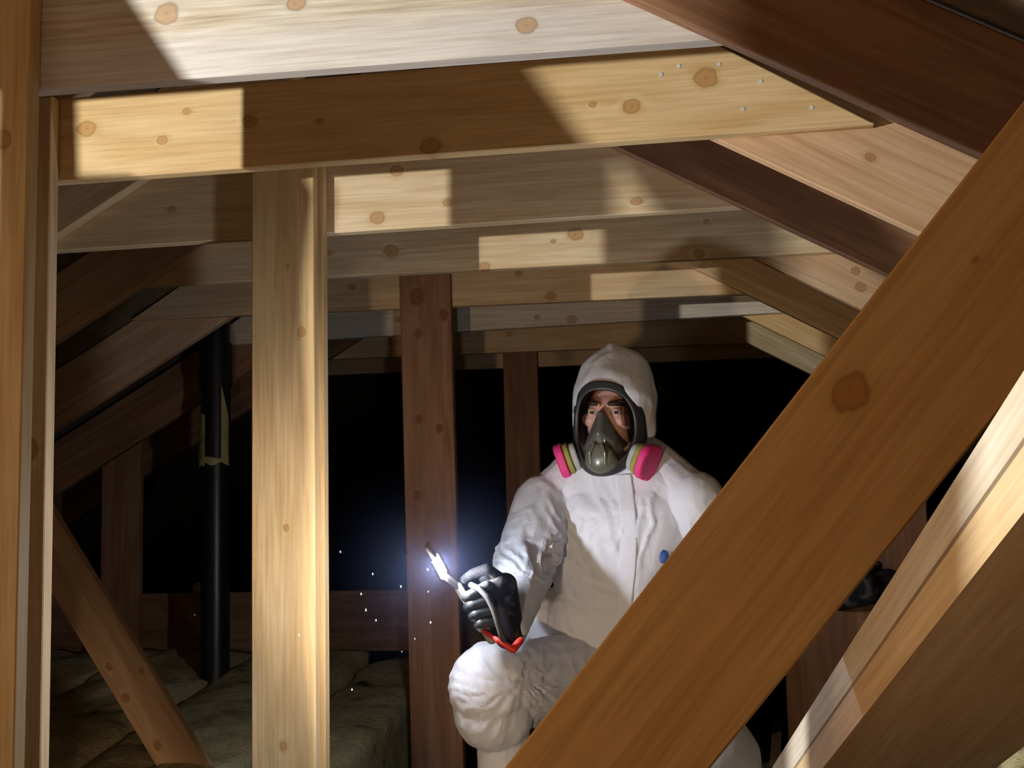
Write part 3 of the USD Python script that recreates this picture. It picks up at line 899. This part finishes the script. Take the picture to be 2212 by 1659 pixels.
# the lamp in the hand
lamp = thing('hand_lamp', 'glowing white inspection lamp held up in the black glove', 'lamp', (0, 0, 0))
T0, T1, T2, T3, T4 = hr(923, 1180, 3.10), hr(938, 1202, 3.12), hr(961, 1245, 3.15), hr(990, 1268, 3.19), hr(1062, 1380, 3.215)
pn = np.array([1.0, .12, -.18])
sidev = np.cross(pn, T2 - T1)


def bar(a, b, r, wv, w):
    wv = np.asarray(wv) / np.linalg.norm(wv)
    return Manifold.batch_hull([ball(p_ + wv * q_, r, 16) for p_ in (a, b) for q_ in (-w, w)])


part('head_tip', tm(bar(T0, T1, .005, sidev, .006)), GREYP, lamp, 40, label='grey lamp tip')
part('lens', tm(bar(T1 + (T2 - T1) * .12, T2 - (T2 - T1) * .12, .005, sidev, .011)), LAMPGLOW, lamp, True, label='glowing white light strip')
part('neck', tm(bar(T2, T3, .0055, sidev, .004)), GREYP, lamp, 40)
part('handle', smooth(hull((T3, .010), (T4, .012)), .006, 2), GREYP, lamp, True, label='grey handle inside the fist')
cord = [hr(1018, 1264, 3.170), hr(1036, 1272, 3.162), hr(1053, 1290, 3.156), hr(1066, 1316, 3.154), hr(1075, 1344, 3.154), hr(1083, 1372, 3.158), hr(1091, 1392, 3.170)]
part('strap', smooth(tube(cord, .0068), .004, 4), plain('strap_grey', (.06, .058, .056), .85, .0005, 150, .1), lamp, True, label='grey wrist strap across the glove')

# seat under the figure, upright board under the left hand
sx, sy, sz = HP[0], HP[1] + .02, HP[2] - .15
crate = thing('step_crate', 'low wooden crate under the squatting figure, hidden by the big strut', 'crate', (sx, sy, FLOOR))
cw = wood('step_crate_wood', 'red')
hgt = sz - FLOOR
part('top_board', Manifold.cube([.40, .30, .02], True).translate([0, 0, hgt - .012]), cw, crate)
for xx_, yy_, w_, d_ in ((-.185, 0, .02, .28), (.185, 0, .02, .28), (0, -.13, .35, .018), (0, .13, .35, .018)):
    part('side_board', Manifold.cube([w_, d_, hgt - .024], True).translate([xx_, yy_, (hgt - .024) / 2 + .001]), cw, crate)
b0_, b1_ = at(1690, 1260, 3.54)[0], at(2010, 1260, 3.54)[0]
board_xz('stub_post', 'dark stub of a post behind the big strut, a black glove resting on it', 'post', [(b0_, FLOOR), (b1_, FLOOR), (b1_, at(1950, 1000, 3.54)[2]), (b0_, at(1950, 1000, 3.54)[2])], 3.535, .038, 'red', 99)

# dust in the lamp light
rnd = random.Random(5)
spots = [(805, 1240), (780, 1283), (866, 1267), (925, 1278), (924, 1230), (790, 1318), (735, 1192), (812, 1340), (868, 1408), (896, 1380), (760, 1490), (930, 1345), (646, 1372), (420, 1328)]
ms = []
for px, py in spots:
    b_ = trimesh.creation.icosphere(1, .0011 + rnd.random() * .0008)
    b_.vertices *= (1, 1, 1.8)
    b_.apply_translation(at(px, py, 3.15 + rnd.random() * .25))
    ms.append(b_)
d_ = thing('dust_motes', 'tiny bright dust specks floating in the lamp light', 'dust', (0, 0, 0), kind='stuff')
part('specks', cat_(ms), plain('dust', (.9, .9, .9), .8), d_, True, kind='stuff')

# ball of blue-tinted haze, densest at the lamp, that gives its glow
hz = thing('glow_haze', 'faint ball of bluish haze that gives the glow around the lamp', 'haze', tuple((T1 + T2) / 2), kind='stuff')
HAZE = usdkit.material(stage, '/World/Looks/glow_haze', {
    'tc': ('texture_coordinate', {}), 'mp': ('mapping', {'scale': (3.2, 3.2, 3.2)}), 'g': ('gradient_texture', {'gradient_type': 'quadratic_sphere'}),
    'm': ('math', {'math_type': 'multiply', 'value2': .085}), 'v': ('principled_volume', {'color': (.45, .55, 1.0), 'anisotropy': 0.0})},
    [('tc.object', 'mp.vector'), ('mp.vector', 'g.vector'), ('g.fac', 'm.value1'), ('m.value', 'v.density')], volume='v.volume')
part('haze', trimesh.creation.icosphere(3, .31), HAZE, hz, True, kind='stuff')
